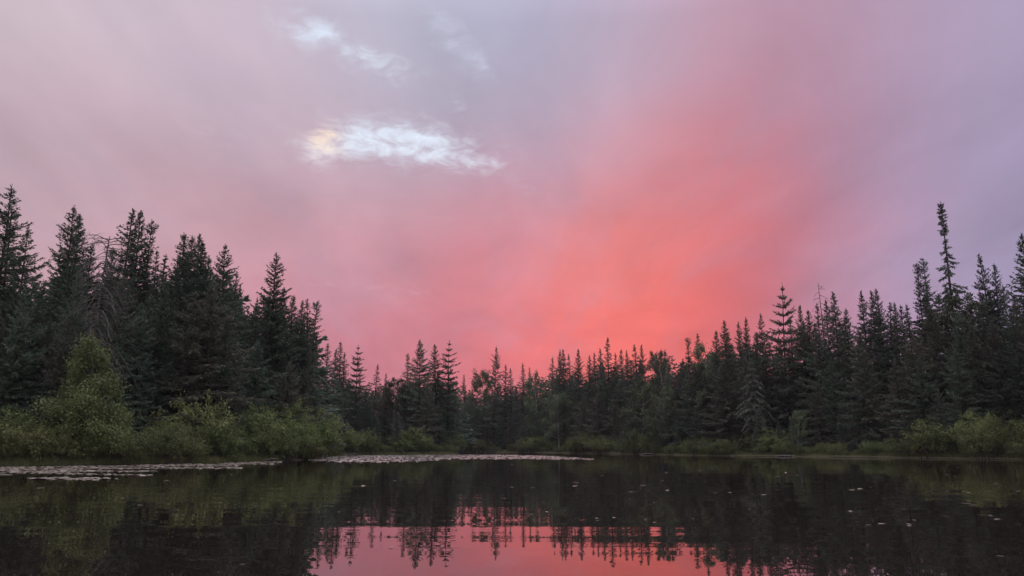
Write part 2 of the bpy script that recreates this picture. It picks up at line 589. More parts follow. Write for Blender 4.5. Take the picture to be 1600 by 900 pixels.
# ------------------------------------------------------------------ conifers
def conifer(seed, H=14.0, R=2.2, p=0.85, t0=0.06, nb=190, el_top=38, el_low=-20, upturn=0.22, dens=1.0, whorls=0,
            club=0.0, tw=0.05, tl=1.0, rag=0.35, bare=0, mat='spruce', side=0.0, bend=0.0, fringe=2, mast=False):
    """Returns (trunk mesh, crown mesh), tree of height H standing on z = 0."""
    r = np.random.default_rng(seed)
    t = t0 + (0.985 - t0) * (np.linspace(0, 1, nb) ** 0.85)
    if whorls:
        q = t0 + (0.985 - t0) * (np.floor((t - t0) / (1 - t0) * whorls) + 0.5) / whorls
        t = q + r.normal(0, 0.05 / whorls, nb)
    else:
        t += r.normal(0, 0.008, nb)
    t = np.clip(t, t0, 0.99)
    prof = ((1 - t) / (1 - t0)) ** p * (1 - .62 * np.exp(-(1 - t) / .06))
    low = np.clip((t - t0) / 0.18, 0, 1) * 0.45 + 0.55
    # uneven growth: sectors of the crown that bulge or are thin
    az = np.arange(nb) * 2.39996 + r.normal(0, 0.35, nb)
    lump = 1 + 0.22 * np.sin(az * 2 + t * 9 + seed) + 0.09 * np.sin(t * 31 + seed * 1.7)
    L = R * prof * low * r.uniform(1 - rag, 1 + rag * 0.55, nb) * lump + 0.07
    L += club * np.exp(-((t - 0.955) / 0.035) ** 2) * r.uniform(.6, 1.2, nb)
    L *= 1 + side * np.cos(az)
    el = np.radians(el_low + (el_top - el_low) * t ** 1.6 + r.normal(0, 7, nb))
    if mast:                                    # a thick tuft on a long bare-looking mast
        na, nc = int(nb * .40), int(nb * .36)
        t = np.concatenate([r.uniform(.86, .993, na), r.uniform(.50, .86, nc), r.uniform(.12, .5, nb - na - nc)])
        L = np.where(t > .86, .27 * r.uniform(.5, 1.1, nb) * (1 - .5 * np.clip((t - .96) / .04, 0, 1)),
                     np.where(t > .5, (.25 + 3.6 * (.86 - t)) * r.uniform(.4, 1.2, nb), R * r.uniform(.6, 1, nb)))
        el = np.radians(np.where(t > .86, r.normal(5, 15, nb), r.normal(-40, 9, nb)))
    dh = np.stack([np.cos(az), np.sin(az), np.zeros(nb)], -1)
    wob = lambda tt: np.stack([0.05 * np.sin(tt * 5 + seed) * H * .12 + bend * np.maximum(tt - .6, 0) ** 2 * H,
                               0.05 * np.cos(tt * 4.3 + seed * 2) * H * .12, tt * H], -1)
    base = wob(t)

    def along(i, s):
        Li = L[i][:, None]
        s = s[:, None]
        e = el[i][:, None]
        return base[i] + dh[i] * Li * s * np.cos(e) + np.array([0, 0, 1.0]) * Li * (s * np.sin(e) + upturn * s ** 2.6 - 0.10 * s * s)

    # wood: tapered stem plus the limbs that carry the sprays
    st = np.linspace(-0.02, 0.995, 12)
    tv, tf = tubes(wob(st)[None], (H * 0.0105 * (1 - st * .96) + 0.008)[None], 7)
    keep = np.where(L > 0.35)[0]
    ss = np.array([0, .35, .7, 1.0])
    paths = np.stack([along(keep, np.full(len(keep), s)) for s in ss], 1)
    rad = (0.012 + 0.010 * L[keep])[:, None] * np.array([1, .8, .55, .2])[None]
    bv, bf = tubes(paths, rad, 3)
    VV, FF = [tv, bv], [tf, bf + len(tv)]
    nv = len(tv) + len(bv)
    if bare:                                    # dead lower limbs without needles
        tb = r.uniform(0.08, max(t0, .3), bare)
        ab = r.uniform(0, 2 * PI, bare)
        lb = R * r.uniform(.35, .95, bare)
        d = np.stack([np.cos(ab), np.sin(ab), r.uniform(-.5, -.05, bare)], -1)
        s5 = np.linspace(0, 1, 4)
        pp = wob(tb)[:, None, :] + d[:, None, :] * lb[:, None, None] * s5[None, :, None]
        pp[:, :, 2] -= (lb[:, None] * s5[None] ** 2) * .25
        v3, f3 = tubes(pp, np.array([.022, .017, .011, .004])[None] * np.ones((bare, 1)), 3)
        VV.append(v3)
        FF.append(f3 + nv)
    trunk = make_mesh('trunk', np.concatenate(VV), FF, M['bark'], smooth=True)

    # sprays
    cnt = np.ceil(dens * (L * 18 + 6)).astype(int)
    i = np.repeat(np.arange(nb), cnt)
    n = len(i)
    s = np.clip(r.uniform(0.04, 1.02, n) ** 0.8, 0, 1)
    P0 = along(i, s)
    tan = norm(along(i, np.minimum(s + .05, 1.1)) - along(i, s - .05))
    lat = norm(np.cross(tan, np.array([0, 0, 1.0]))) * np.where(r.random(n) < .5, -1, 1)[:, None]
    d = tan * r.uniform(.35, 1.1, n)[:, None] + lat * r.uniform(.1, .95, n)[:, None]
    d[:, 2] += r.uniform(-.6, .15, n)
    d = norm(d)
    ln = np.minimum((0.07 + 0.25 * L[i] * (1.08 - s * .75)) * r.uniform(.55, 1.25, n), .50) * tl
    P0 = P0 + r.normal(0, .025, (n, 3))
    nrm = norm(np.stack([r.normal(0, .5, n), r.normal(0, .5, n), np.ones(n)], -1))
    tint = np.clip(r.normal(.45, .22, n) + .18 * (s - .5), 0, 1)
    V1, F1 = diamonds(P0, d, ln, tw * r.uniform(.6, 1.2, n) + ln * .05, nrm)
    V2, F2 = diamonds(P0, d + r.normal(0, .25, (n, 3)), ln * .9, tw * r.uniform(.6, 1.1, n) + ln * .05, lat + r.normal(0, .3, (n, 3)))
    # fringe of fine shoots that breaks the outline of every spray
    k = fringe
    j = np.repeat(np.arange(n), k)
    a = r.uniform(.15, .95, n * k)
    P3 = P0[j] + d[j] * (ln[j] * a)[:, None]
    d3 = norm(d[j] * .8 + r.normal(0, .6, (n * k, 3)))
    V3, F3 = spikes(P3, d3, ln[j] * r.uniform(.2, .42, n * k) + .03, np.full(n * k, tw * .5), nrm[j])
    # leader
    nl = 40
    tl_ = r.uniform(.93, 1.0, nl)
    al = r.uniform(0, 2 * PI, nl)
    P4 = wob(tl_)
    d4 = np.stack([np.cos(al) * .4, np.sin(al) * .4, np.ones(nl) * .8], -1)
    V4, F4 = diamonds(P4, d4, r.uniform(.08, .2, nl), np.full(nl, .045), np.stack([-np.sin(al), np.cos(al), np.zeros(nl)], -1))
    o1, o2, o3 = len(V1), len(V1) + len(V2), len(V1) + len(V2) + len(V3)
    T = np.concatenate([np.repeat(tint, 4), np.repeat(np.clip(tint + .08, 0, 1), 4), np.repeat(tint[j], 3), np.full(len(V4), .5)])
    crown = make_mesh('crown', np.concatenate([V1, V2, V3, V4]), [F1, F2 + o1, F3 + o2, F4 + o3], M[mat], T)
    return {'H': H, 'parts': [('trunk', trunk), ('crown', crown)]}


def broadleaf(seed, H=9.0, R=2.6, low=0.25, leaves=5200, leaf=0.13, mat='birch', bark='birchbark', cone=False, stems=1, open_=0.4):
    r = np.random.default_rng(seed)
    paths, rads, tips = [], [], []
    for sidx in range(stems):
        lean = r.normal(0, .10 if stems == 1 else .22, 2)
        off = r.normal(0, .05 if stems == 1 else .35, 2)
        top = H * (1 if sidx == 0 else r.uniform(.6, .95))
        ts = np.linspace(0, 1, 7)
        cen = np.stack([off[0] + lean[0] * top * ts + .12 * np.sin(ts * 5 + sidx), off[1] + lean[1] * top * ts + .1 * np.cos(ts * 4 + seed) - .1,
                        top * ts * .96 - .15], -1)
        paths.append(cen)
        rads.append((.011 * H / math.sqrt(stems) * (1 - ts * .9) + .006))
        nl = int((30 if cone else 18) / math.sqrt(stems)) + 4
        for q in range(nl):
            t = low + (0.97 - low) * (q + r.random()) / nl
            p0 = np.array([np.interp(t, ts, cen[:, k]) for k in range(3)])
            a = q * 2.4 + r.normal(0, .4)
            if cone:
                ext = R * (1 - t) ** 1.05 * r.uniform(.5, 1.15) + .12
                e = r.uniform(.0, .5)
            else:
                tt = (t - low) / (1 - low)
                ext = R * (0.35 + 0.9 * math.sin(PI * min(1, tt * .85 + .16)) ** .8) * r.uniform(.55, 1.1)
                e = r.uniform(.25, .95)
            dv = np.array([math.cos(a) * math.cos(e), math.sin(a) * math.cos(e), math.sin(e)])
            s5 = np.linspace(0, 1, 7)
            br = p0 + dv * ext * s5[:, None] + np.array([0, 0, -.16 * ext]) * (s5[:, None] ** 2)
            paths.append(br)
            rads.append(.012 * (1 + ext * .6) * (1 - s5 * .85) + .003)
            for u in (.55, .75, .9, 1.0):
                pb = p0 + dv * ext * u + np.array([0, 0, -.16 * ext]) * u * u
                for w in range(2):
                    dd = norm((dv * .6 + r.normal(0, .6, 3))[None])[0]
                    le = ext * r.uniform(.18, .38)
                    sb = pb + dd * le * s5[:, None]
                    paths.append(sb)
                    rads.append(.007 * (1 - s5 * .8) + .002)
                    tips.append((pb, pb + dd * le, le))
    tv, tf = tubes(np.array(paths), np.array(rads), 4)
    trunk = make_mesh('trunk', tv, [tf], M[bark], smooth=True)
    a0 = np.array([q[0] for q in tips])
    a1 = np.array([q[1] for q in tips])
    wt = r.uniform(1 - open_, 1, len(tips)) ** 2
    wt *= np.array([q[2] for q in tips]) + .15
    i = r.choice(len(tips), leaves, p=wt / wt.sum())
    u = r.uniform(.0, 1.25, leaves)[:, None]
    P0 = a0[i] + (a1[i] - a0[i]) * u + r.normal(0, .13 + .02 * R, (leaves, 3))
    d = r.normal(0, 1, (leaves, 3))
    d[:, 2] -= .5
    nrm = r.normal(0, .8, (leaves, 3))
    nrm[:, 2] += 1
    l = leaf * r.uniform(.7, 1.35, leaves)
    V1, F1 = diamonds(P0, d, l, l * .72, nrm, .15)
    tint = np.clip(r.normal(.45, .2, len(tips))[i] + r.normal(0, .12, leaves), 0, 1)
    crown = make_mesh('crown', V1, [F1], M[mat], np.repeat(tint, 4))
    return {'H': H, 'parts': [('trunk', trunk), ('crown', crown)]}


def shrub(seed, H=2.0, R=1.5, stems=20, leaves=3800, leaf=0.085, mat='alder', narrow=.5):
    r = np.random.default_rng(seed)
    s5 = np.linspace(0, 1, 6)
    paths, rads, tips = [], [], []
    for k in range(stems):
        a = k * 2.4 + r.normal(0, .3)
        f = math.sqrt((k + .5) / stems)
        b = np.array([math.cos(a), math.sin(a), 0]) * R * .45 * f
        le = H * (1.05 - .42 * f * f) * r.uniform(.75, 1.1)
        out_ = R * .6 * f * r.uniform(.6, 1.2)
        e = b + np.array([math.cos(a) * out_, math.sin(a) * out_, le])
        pth = b + (e - b) * s5[:, None]
        pth[:, 2] = le * np.sin(s5 * PI * .5) ** .9 - .15 * (1 - s5)
        pth += np.stack([.05 * np.sin(s5 * 6 + k), .05 * np.cos(s5 * 5 + k), 0 * s5], -1)
        paths.append(pth)
        rads.append(.016 * (1 - s5 * .85))
        for u in r.uniform(.22, 1.0, 9):
            p0 = np.array([np.interp(u, s5, pth[:, q]) for q in range(3)])
            dd = norm((np.array([math.cos(a), math.sin(a), .5]) * .6 + r.normal(0, .7, 3))[None])[0]
            l2 = (.18 + .2 * R) * r.uniform(.5, 1.1)
            paths.append(p0 + dd * l2 * s5[:, None])
            rads.append(.006 * (1 - s5 * .8))
            tips.append((p0, p0 + dd * l2))
    tv, tf = tubes(np.array(paths), np.array(rads), 3)
    st = make_mesh('stem', tv, [tf], M['stem'], smooth=True)
    a0 = np.array([q[0] for q in tips])
    a1 = np.array([q[1] for q in tips])
    wt = r.uniform(.2, 1, len(tips))
    wt = wt ** 2.2
    i = r.choice(len(tips), leaves, p=wt / wt.sum())
    P0 = a0[i] + (a1[i] - a0[i]) * r.uniform(.2, 1.25, leaves)[:, None] + r.normal(0, .065, (leaves, 3))
    P0[:, 2] = np.maximum(P0[:, 2], .02)
    d = r.normal(0, 1, (leaves, 3))
    d[:, 2] += .35
    nrm = r.normal(0, .8, (leaves, 3))
    nrm[:, 2] += .9
    l = leaf * r.uniform(.7, 1.4, leaves)
    V1, F1 = diamonds(P0, d, l, l * narrow, nrm, .12)
    tint = np.clip(r.normal(.45, .2, len(tips))[i] + r.normal(0, .14, leaves), 0, 1)
    fo = make_mesh('foliage', V1, [F1], M[mat], np.repeat(tint, 4))
    return {'H': H, 'parts': [('stem', st), ('foliage', fo)]}


def snag(seed, H=13.0, R=2.6, nb=70, droop=.8, t0=.35, top_flat=False, sub=7, curl=0.0):
    """A dead tree: stem and a tangle of drooping, forked bare limbs."""
    r = np.random.default_rng(seed)
    ts = np.linspace(-.02, 1, 10)
    cen = np.stack([.25 * np.sin(ts * 3 + seed), .2 * np.cos(ts * 2.6), ts * H], -1)
    tv, tf = tubes(cen[None], (H * .011 * (1 - ts * .9) + .01)[None], 7)
    trunk = make_mesh('trunk', tv, [tf], M['greybark'], smooth=True)
    s5 = np.linspace(0, 1, 7)
    paths, rads = [], []
    for k in range(nb):
        t = t0 + (0.99 - t0) * (k + r.random()) / nb
        p0 = np.array([np.interp(t, ts, cen[:, q]) for q in range(3)])
        a = k * 2.4 + r.normal(0, .5)
        le = R * (1.1 - t * .75) * r.uniform(.45, 1.15) + .1
        if top_flat and t > .94:
            le = R * r.uniform(.35, .62)
        dv = np.array([math.cos(a), math.sin(a), r.uniform(-.15, .3)])
        pth = p0 + dv * le * s5[:, None]
        pth[:, 2] -= droop * le * s5 ** 2 * r.uniform(.4, 1.1) * (0.25 if (top_flat and t > .94) else 1)
        pth += r.normal(0, .03, (7, 3)) * s5[:, None] * le
        paths.append(pth)
        rads.append((.010 + .012 * le) * (1 - s5 * .85) + .003)
        for q in range(sub):
            u = r.uniform(.3, 1)
            pb = np.array([np.interp(u, s5, pth[:, w]) for w in range(3)])
            dd = norm((dv * .7 + r.normal(0, .6, 3) + np.array([0, 0, -.4 * droop]))[None])[0]
            l2 = le * r.uniform(.15, .4)
            sp = pb + dd * l2 * s5[:, None]
            sp[:, 2] -= .25 * l2 * s5 ** 2
            paths.append(sp)
            rads.append(.008 * (1 - s5 * .8) + .002)
    bv, bf = tubes(np.array(paths), np.array(rads), 3)
    br = make_mesh('bare_branches', bv, [bf], M['greybark'], smooth=True)
    return {'H': H, 'parts': [('trunk', trunk), ('bare_branches', br)]}


K = {}
K['dense'] = [conifer(10 + k, R=2.9 + .25 * (k % 3), p=.76, nb=270, dens=1.05, el_low=-22) for k in range(5)]
K['narrow'] = [conifer(30 + k, R=2.0 + .2 * (k % 3), p=.80, nb=290, dens=1.05, el_low=-32, upturn=.28, rag=.55) for k in range(6)]
K['club'] = [conifer(50 + k, R=1.6 + .2 * (k % 2), p=.76, nb=240, dens=1.0, el_low=-36, club=.26, rag=.65, bare=8) for k in range(4)]
K['ragged'] = [conifer(70 + k, R=2.6 + .2 * (k % 2), p=.78, t0=.14, nb=165, dens=1.1, el_low=-16, rag=.75, bare=16, side=.15) for k in range(4)]
K['layered'] = [conifer(90 + k, R=3.1, p=.72, t0=.08, nb=180, dens=1.1, el_low=-4, el_top=30, whorls=17, upturn=.12, rag=.55) for k in range(3)]
K['thin'] = [conifer(110 + k, R=1.45, p=.78, t0=.06, nb=220, dens=1.0, el_low=-34, rag=.65, bare=8) for k in range(4)]
K['brown'] = [conifer(130 + k, R=2.6 + .25 * (k % 2), p=.75, nb=190, dens=1.35, el_low=-24, upturn=.22, rag=.55, mat='spruce_brown') for k in range(5)]
K['wide'] = [conifer(150 + k, H=11, R=3.1, p=.75, t0=.03, nb=170, dens=1.4, el_low=-16, upturn=.16, rag=.55, mat='spruce' if k < 2 else 'spruce_brown') for k in range(4)]
K['small'] = [conifer(170 + k, H=5, R=1.05, p=.85, t0=.02, nb=150, dens=1.3, el_low=-8, tw=.04, tl=.8, mat='spruce_pale') for k in range(2)]
K['pale'] = [conifer(180, H=10, R=1.9, p=.62, t0=.18, nb=120, dens=1.3, el_low=-8, el_top=12, whorls=13, upturn=-.34, rag=.3, mat='spruce_pale')]
K['tallthin'] = [conifer(190, H=16, R=1.6, nb=210, dens=1.2, upturn=.30, bare=34, mast=True)]
K['birch'] = [broadleaf(210 + k, H=9, R=2.3, low=.14, leaves=10000, leaf=.15, mat='birch') for k in range(3)]
K['alder'] = [broadleaf(220 + k, H=6, R=2.3, low=.12, leaves=7500, mat='alder', bark='stem', stems=3) for k in range(3)]
K['poplar'] = [broadleaf(230 + k, H=12, R=1.9, low=.45, leaves=5200, leaf=.17, mat='poplar', open_=.9) for k in range(2)]
K['snag'] = [snag(240)]
K['deadtop'] = [snag(241, H=10, R=1.5, nb=26, droop=.5, t0=.5, sub=4)]
K['lichen'] = [snag(242, H=12.5, R=3.5, nb=120, droop=1.2, t0=.42, top_flat=True, sub=11)]
K['willowcone'] = [broadleaf(250, H=6.5, R=3.3, low=.05, leaves=21000, leaf=.11, mat='willow_light', bark='stem', cone=True, open_=.75)]
SHRUBS = {  # clumps of leaves on arching stems
    'alder': [shrub(300 + k, H=2.2, R=1.6, mat='alder', leaves=3400, leaf=.115) for k in range(3)],
    'willow': [shrub(310 + k, H=2.4, R=1.7, mat='willow', leaves=3400, leaf=.12, narrow=.36) for k in range(2)],
    'light': [shrub(315 + k, H=2.4, R=1.7, mat='willow_light', leaves=3600, leaf=.12, narrow=.38) for k in range(2)],
    'gale': [shrub(320 + k, H=1.5, R=1.5, stems=26, mat='sweetgale', leaves=3800, leaf=.09, narrow=.42) for k in range(3)],
}

# ------------------------------------------------------------------ placing things
LY = [(a, on_water(a, b)[1]) for a, b in LEFT]
MY = [(a, on_water(a, b)[1]) for a, b in MIDB]
RY = [(a, on_water(a, b)[1]) for a, b in FARS]


def shore_y(px):
    t = LY if px <= 509 else (MY if px <= 716 else RY)
    return float(np.interp(px, [q[0] for q in t], [q[1] for q in t]))


def grow(proto, name, loc, s, w=1.0, rz=0.0, label=None, cat='tree', group=None, tilt=(0, 0)):
    root = link(name, None)
    root.empty_display_size = 0.5
    root.location = loc
    root.rotation_euler = (tilt[0], tilt[1], rz)
    root.scale = (s * w, s * w, s)
    tag(root, label, cat, group)
    for pn, me in proto['parts']:
        link(pn, me, root)
    return root


def on_land(px, py, Y, margin=0.8):
    """Ground spot whose tree top lands near a pixel; pulled back onto dry land if it would stand in the lake."""
    for k in range(60):
        x, y, z = at(px, py, Y)
        if float(lake_dist(np.array([x]), np.array([y]))[0]) > margin:
            return x, y, z
        Y += 0.7
    return x, y, z


NAMES = {'birch': 'birch_tree', 'poplar': 'poplar_tree', 'alder': 'alder_tree', 'snag': 'dead_tree', 'deadtop': 'dead_tree',
         'lichen': 'dead_tree', 'willowcone': 'willow_tree'}
count = {}


def tree(kind, px, py, off, w=1.0, label=None, group=None, tilt=(0, 0), rz=None):
    x, y, z = on_land(px, py, shore_y(px) + off)
    k = count.get(kind, 0)
    count[kind] = k + 1
    proto = K[kind][k % len(K[kind])]
    z0 = gz(x, y) - 0.05
    s = (z - z0) / proto['H']
    return grow(proto, NAMES.get(kind, 'spruce_tree'), (x, y, z0), s, w, RNG.uniform(0, 2 * PI) if rz is None else rz, label,
                'tree', group,
                tilt if tilt != (0, 0) else (RNG.normal(0, .010), RNG.normal(0, .010)))


# trees whose tops stand out against the sky: (kind, top px, top py, metres behind the shore, width, label)
HERO = [
    # left bank
    ('ragged', 15, 289, 9, 1.0, 'tallest dark spruce at the far left edge of the left bank, tufted top'),
    ('club', 23, 331, 10.5, .95, 'spruce close against the right side of the tallest far left spruce'),
    ('ragged', 48, 356, 8, .85, 'open scraggly spruce just right of the tallest far left spruce, bare twigs out right'),
    ('dense', 118, 321, 12, .72, 'left and taller of the close pair of spruces near the left, before the dead tree'),
    ('narrow', 130, 334, 13, .9, 'right and slimmer of the close pair of spruces near the left, before the dead tree'),
    ('narrow', 141, 382, 13, .8, 'short spire just right of the close pair of spruces near the left'),
    ('narrow', 168, 388, 13.5, .7, 'dark narrow spruce right behind the flat topped dead tree'),
    ('narrow', 210, 326, 11, .95, 'tall dark spruce just right of the flat topped dead tree'),
    ('narrow', 228, 329, 12, .85, 'middle stem of three tall dark spruces right of the dead tree'),
    ('club', 237, 345, 12.6, .8, 'rightmost of three tall dark spruces right of the dead tree'),
    ('thin', 245, 392, 14, .9, 'small thin spire under the three tall dark spruces right of the dead tree'),
    ('thin', 258, 398, 14, 1.1, 'small feathery spruce alone in the gap right of the three tall dark spruces'),
    ('narrow', 289, 365, 9, 1.0, 'leftmost tip of the broad many topped spruce clump on the left bank'),
    ('dense', 302, 367, 9.6, .7, 'second tip of the broad many topped spruce clump on the left bank'),
    ('narrow', 311, 365, 10.5, .8, 'third tip of the broad many topped spruce clump on the left bank'),
    ('narrow', 318, 378, 9.5, .9, 'rightmost short tip of the broad many topped spruce clump on the left bank'),
    ('narrow', 331, 401, 11, .8, 'lower spire between the many topped clump and the pointed spruce on the left bank'),
    ('dense', 352, 383, 9, .75, 'pointed dense spruce right of the many topped clump on the left bank'),
    ('ragged', 367, 425, 10, .7, 'uneven shoulder spruce on the right flank of the pointed dense spruce'),
    ('narrow', 378, 446, 10.5, .8, 'low spire at the gap left of the broad shouldered spruce'),
    ('dense', 430, 396, 8, .78, 'broad shouldered spruce standing tall and alone right of the gap in the left bank'),
    ('ragged', 404, 466, 8.5, .7, 'short side top on the left shoulder of the tall lone left bank spruce'),
    ('narrow', 444, 449, 7, .8, 'narrow spire just right of the tall lone left bank spruce'),
    ('narrow', 457, 461, 7.5, .9, 'second spire right of the tall lone left bank spruce, blunt tip'),
    ('narrow', 474, 469, 6.5, .75, 'third spire right of the tall lone left bank spruce'),
    ('thin', 482, 467, 6.2, 1.1, 'fourth spire right of the tall lone left bank spruce, against the third'),
    ('club', 494, 470, 5.5, .9, 'last spruce at the right end of the left bank with jutting side tufts'),
    # middle bank
    ('thin', 511, 536, 12, 1.2, 'first feathery spire right of the end of the left bank'),
    ('narrow', 524, 545, 8, .9, 'dark spire between the two feathery spires right of the left bank'),
    ('thin', 532, 534, 11, 1.3, 'second feathery spire right of the end of the left bank, slightly taller'),
    ('thin', 538, 551, 9, 1.2, 'short feathery spire left of the flared spruce'),
    ('layered', 560, 538, 7, .72, 'flared spruce with wide open boughs alone on the middle left skyline'),
    ('thin', 588, 569, 9, 1.0, 'small spire right of the flared spruce on the middle bank'),
    ('thin', 605, 583, 10, .9, 'lower of the small spires right of the flared spruce'),
    ('poplar', 618, 584, 8, .9, 'pale stemmed round headed tree among spruces on the middle bank'),
    ('club', 639, 553, 8, .8, 'slim blunt topped spruce left of the big middle spruce'),
    ('dense', 657, 531, 6, .85, 'big bushy pointed spruce, left of the three tallest on the middle bank'),
    ('narrow', 682, 538, 7, 1.0, 'slimmest of the three tallest spruces on the middle bank, between the other two'),
    ('layered', 701, 532, 6, .72, 'layered gappy spruce, right of the three tallest on the middle bank'),
    ('thin', 725, 585, 12, 1.0, 'low spire in the dip right of the layered gappy spruce'),
    ('birch', 751, 573, 8, .5, 'round topped leafy tree just left of the ragged pine topped spruce'),
    ('ragged', 773, 541, 5, .75, 'tall ragged spruce with a tufted head alone at the lowest dip of the skyline'),
    ('thin', 789, 570, 7, 1.1, 'first small spire right of the tall ragged spruce in the dip'),
    ('thin', 797, 575, 8, 1.1, 'second small spire right of the tall ragged spruce in the dip'),
    ('thin', 818, 567, 7, 1.1, 'lone small spire at the lowest point of the skyline'),
    ('thin', 827, 574, 9, .9, 'blunt little spire right of the lone small spire in the dip'),
    # far shore right of centre
    ('birch', 842, 580, 7, .55, 'low leafy crown left of the first spires under the red glow'),
    ('thin', 863, 558, 9, 1.0, 'thin spire before the thick twin spruces under the red glow'),
    ('narrow', 872, 546, 7, .8, 'left of the thick twin spruces under the red glow'),
    ('narrow', 881, 545, 8, .8, 'right of the thick twin spruces under the red glow'),
    ('thin', 889, 553, 9, .9, 'thin spire against the right side of the thick twin spruces'),
    ('narrow', 905, 545, 7, .75, 'single straight spruce standing clear right of the thick twin spruces'),
    ('narrow', 921, 555, 8, .8, 'shorter spruce left of the tallest spire under the red glow'),
    ('thin', 929, 551, 9, 1.0, 'thin spire second left of the tallest spire under the red glow'),
    ('narrow', 937, 544, 8, .75, 'spruce directly left of the tallest spire under the red glow'),
    ('thin', 950, 528, 7, 1.2, 'tallest needle thin spire under the red glow'),
    ('thin', 961, 552, 9, 1.1, 'short spire directly right of the tallest needle thin spire'),
    ('narrow', 969, 546, 8, .75, 'spruce second right of the tallest needle thin spire'),
    ('narrow', 978, 548, 8, .8, 'spruce third right of the tallest needle thin spire'),
    ('thin', 994, 538, 7, 1.2, 'left spire of the even pair right of the glow'),
    ('narrow', 1003, 538, 8, .75, 'right spire of the even pair right of the glow'),
    ('poplar', 1018, 541, 8, .45, 'round topped poplar first right of the even pair of spires'),
    ('poplar', 1034, 541, 9, .45, 'second round topped poplar right of the even pair of spires'),
    ('poplar', 1050, 546, 8.5, .45, 'third and lowest round topped poplar, beside the spire at the edge of the glow'),
    ('club', 1077, 528, 8, .9, 'blunt spire right of the round topped poplars'),
    ('thin', 1089, 521, 9, 1.0, 'thin spire right of the blunt spire beside the poplars'),
    ('birch', 1105, 538, 8, .6, 'small round leafy crown between the thin spire and the twin peaks'),
    ('narrow', 1118, 517, 8, .85, 'left shoulder of the peaked spruce at the right edge of the glow'),
    ('narrow', 1128, 500, 7, .95, 'peaked spruce at the right edge of the glow, taller than its neighbours'),
    ('narrow', 1139, 519, 8.5, .85, 'right shoulder of the peaked spruce at the right edge of the glow'),
    ('narrow', 1155, 504, 8, .8, 'left of two equal spruces before the tall layered spruce'),
    ('narrow', 1164, 495, 8.5, .8, 'right of two equal spruces before the tall layered spruce'),
    ('club', 1181, 520, 9, .8, 'low blunt spruce left of the open leaning pair by the layered spruce'),
    ('ragged', 1190, 490, 8, .75, 'open ragged spruce just left of the tall layered spruce'),
    # right bank
    ('layered', 1217, 443, 7, .72, 'tall layered spruce with plate like boughs, highest on the right of centre'),
    ('thin', 1236, 498, 9, 1.1, 'low thin spire in the right shadow of the tall layered spruce'),
    ('narrow', 1250, 476, 9, .8, 'pointed spruce right of the tall layered spruce'),
    ('narrow', 1263, 484, 9, .8, 'spruce just left of the thin dead snag'),
    ('thin', 1272, 474, 9.5, 1.0, 'thin spire hugging the left of the thin dead snag'),
    ('deadtop', 1279, 441, 9, .55, 'thin dead snag with stub branches on the right bank skyline'),
    ('narrow', 1293, 468, 9, .75, 'spruce just right of the thin dead snag'),
    ('narrow', 1301, 456, 8, .95, 'full spruce second right of the thin dead snag'),
    ('narrow', 1323, 482, 8, .85, 'low spruce in the notch right of the full spruce'),
    ('narrow', 1342, 456, 8, .95, 'first of the three even spruces left of the low gap on the right bank'),
    ('narrow', 1361, 453, 8, .85, 'second of the three even spruces left of the low gap on the right bank'),
    ('narrow', 1370, 451, 8.5, .7, 'third of the three even spruces left of the low gap on the right bank'),
    ('thin', 1387, 472, 8, 1.2, 'left of two short spires in the low gap on the right bank'),
    ('narrow', 1398, 472, 8, .75, 'right of two short spires in the low gap on the right bank'),
    ('thin', 1415, 476, 9, 1.1, 'lowest spire left of the pair beside the towering spruce'),
    ('club', 1430, 411, 9, .75, 'left of the slim pair beside the towering thin spruce'),
    ('club', 1444, 404, 9.5, .8, 'right of the slim pair beside the towering thin spruce'),
    ('thin', 1455, 443, 9, 1.0, 'short spire between the slim pair and the towering thin spruce'),
    ('tallthin', 1469, 316, 8, .85, 'towering thin spruce with bare drooping limbs and a clubbed top'),
    ('narrow', 1481, 446, 8, .7, 'dark spruce against the foot of the towering thin spruce, right side'),
    ('narrow', 1494, 452, 8, .7, 'second dark spruce right of the towering thin spruce'),
    ('poplar', 1509, 446, 8, .7, 'small open leafy crown right of the towering thin spruce'),
    ('narrow', 1533, 397, 9, .8, 'taller left one of the two spruces before the far right spruce'),
    ('narrow', 1546, 412, 9, .8, 'shorter right one of the two spruces before the far right spruce'),
    ('ragged', 1563, 446, 9, .6, 'scraggly low spruce against the left of the far right spruce'),
    ('dense', 1591, 365, 7, .75, 'big dark pointed spruce at the far right edge'),
]
for kind, px, py, off, w, lab in HERO:
    grp = ('dead trees' if kind == 'deadtop' else 'leafy trees on the skyline' if kind in ('poplar', 'birch') else
           'spruces on the left bank skyline' if px < 505 else 'spruces on the middle bank skyline' if px < 716 else
           'spruces on the far shore skyline' if px < 1205 else 'spruces on the right bank skyline')
    tree(kind, px, py, off, w * (1.28 if px < 505 else 1.2), lab, grp, (.001, -.004) if kind == 'tallthin' else (0, 0))

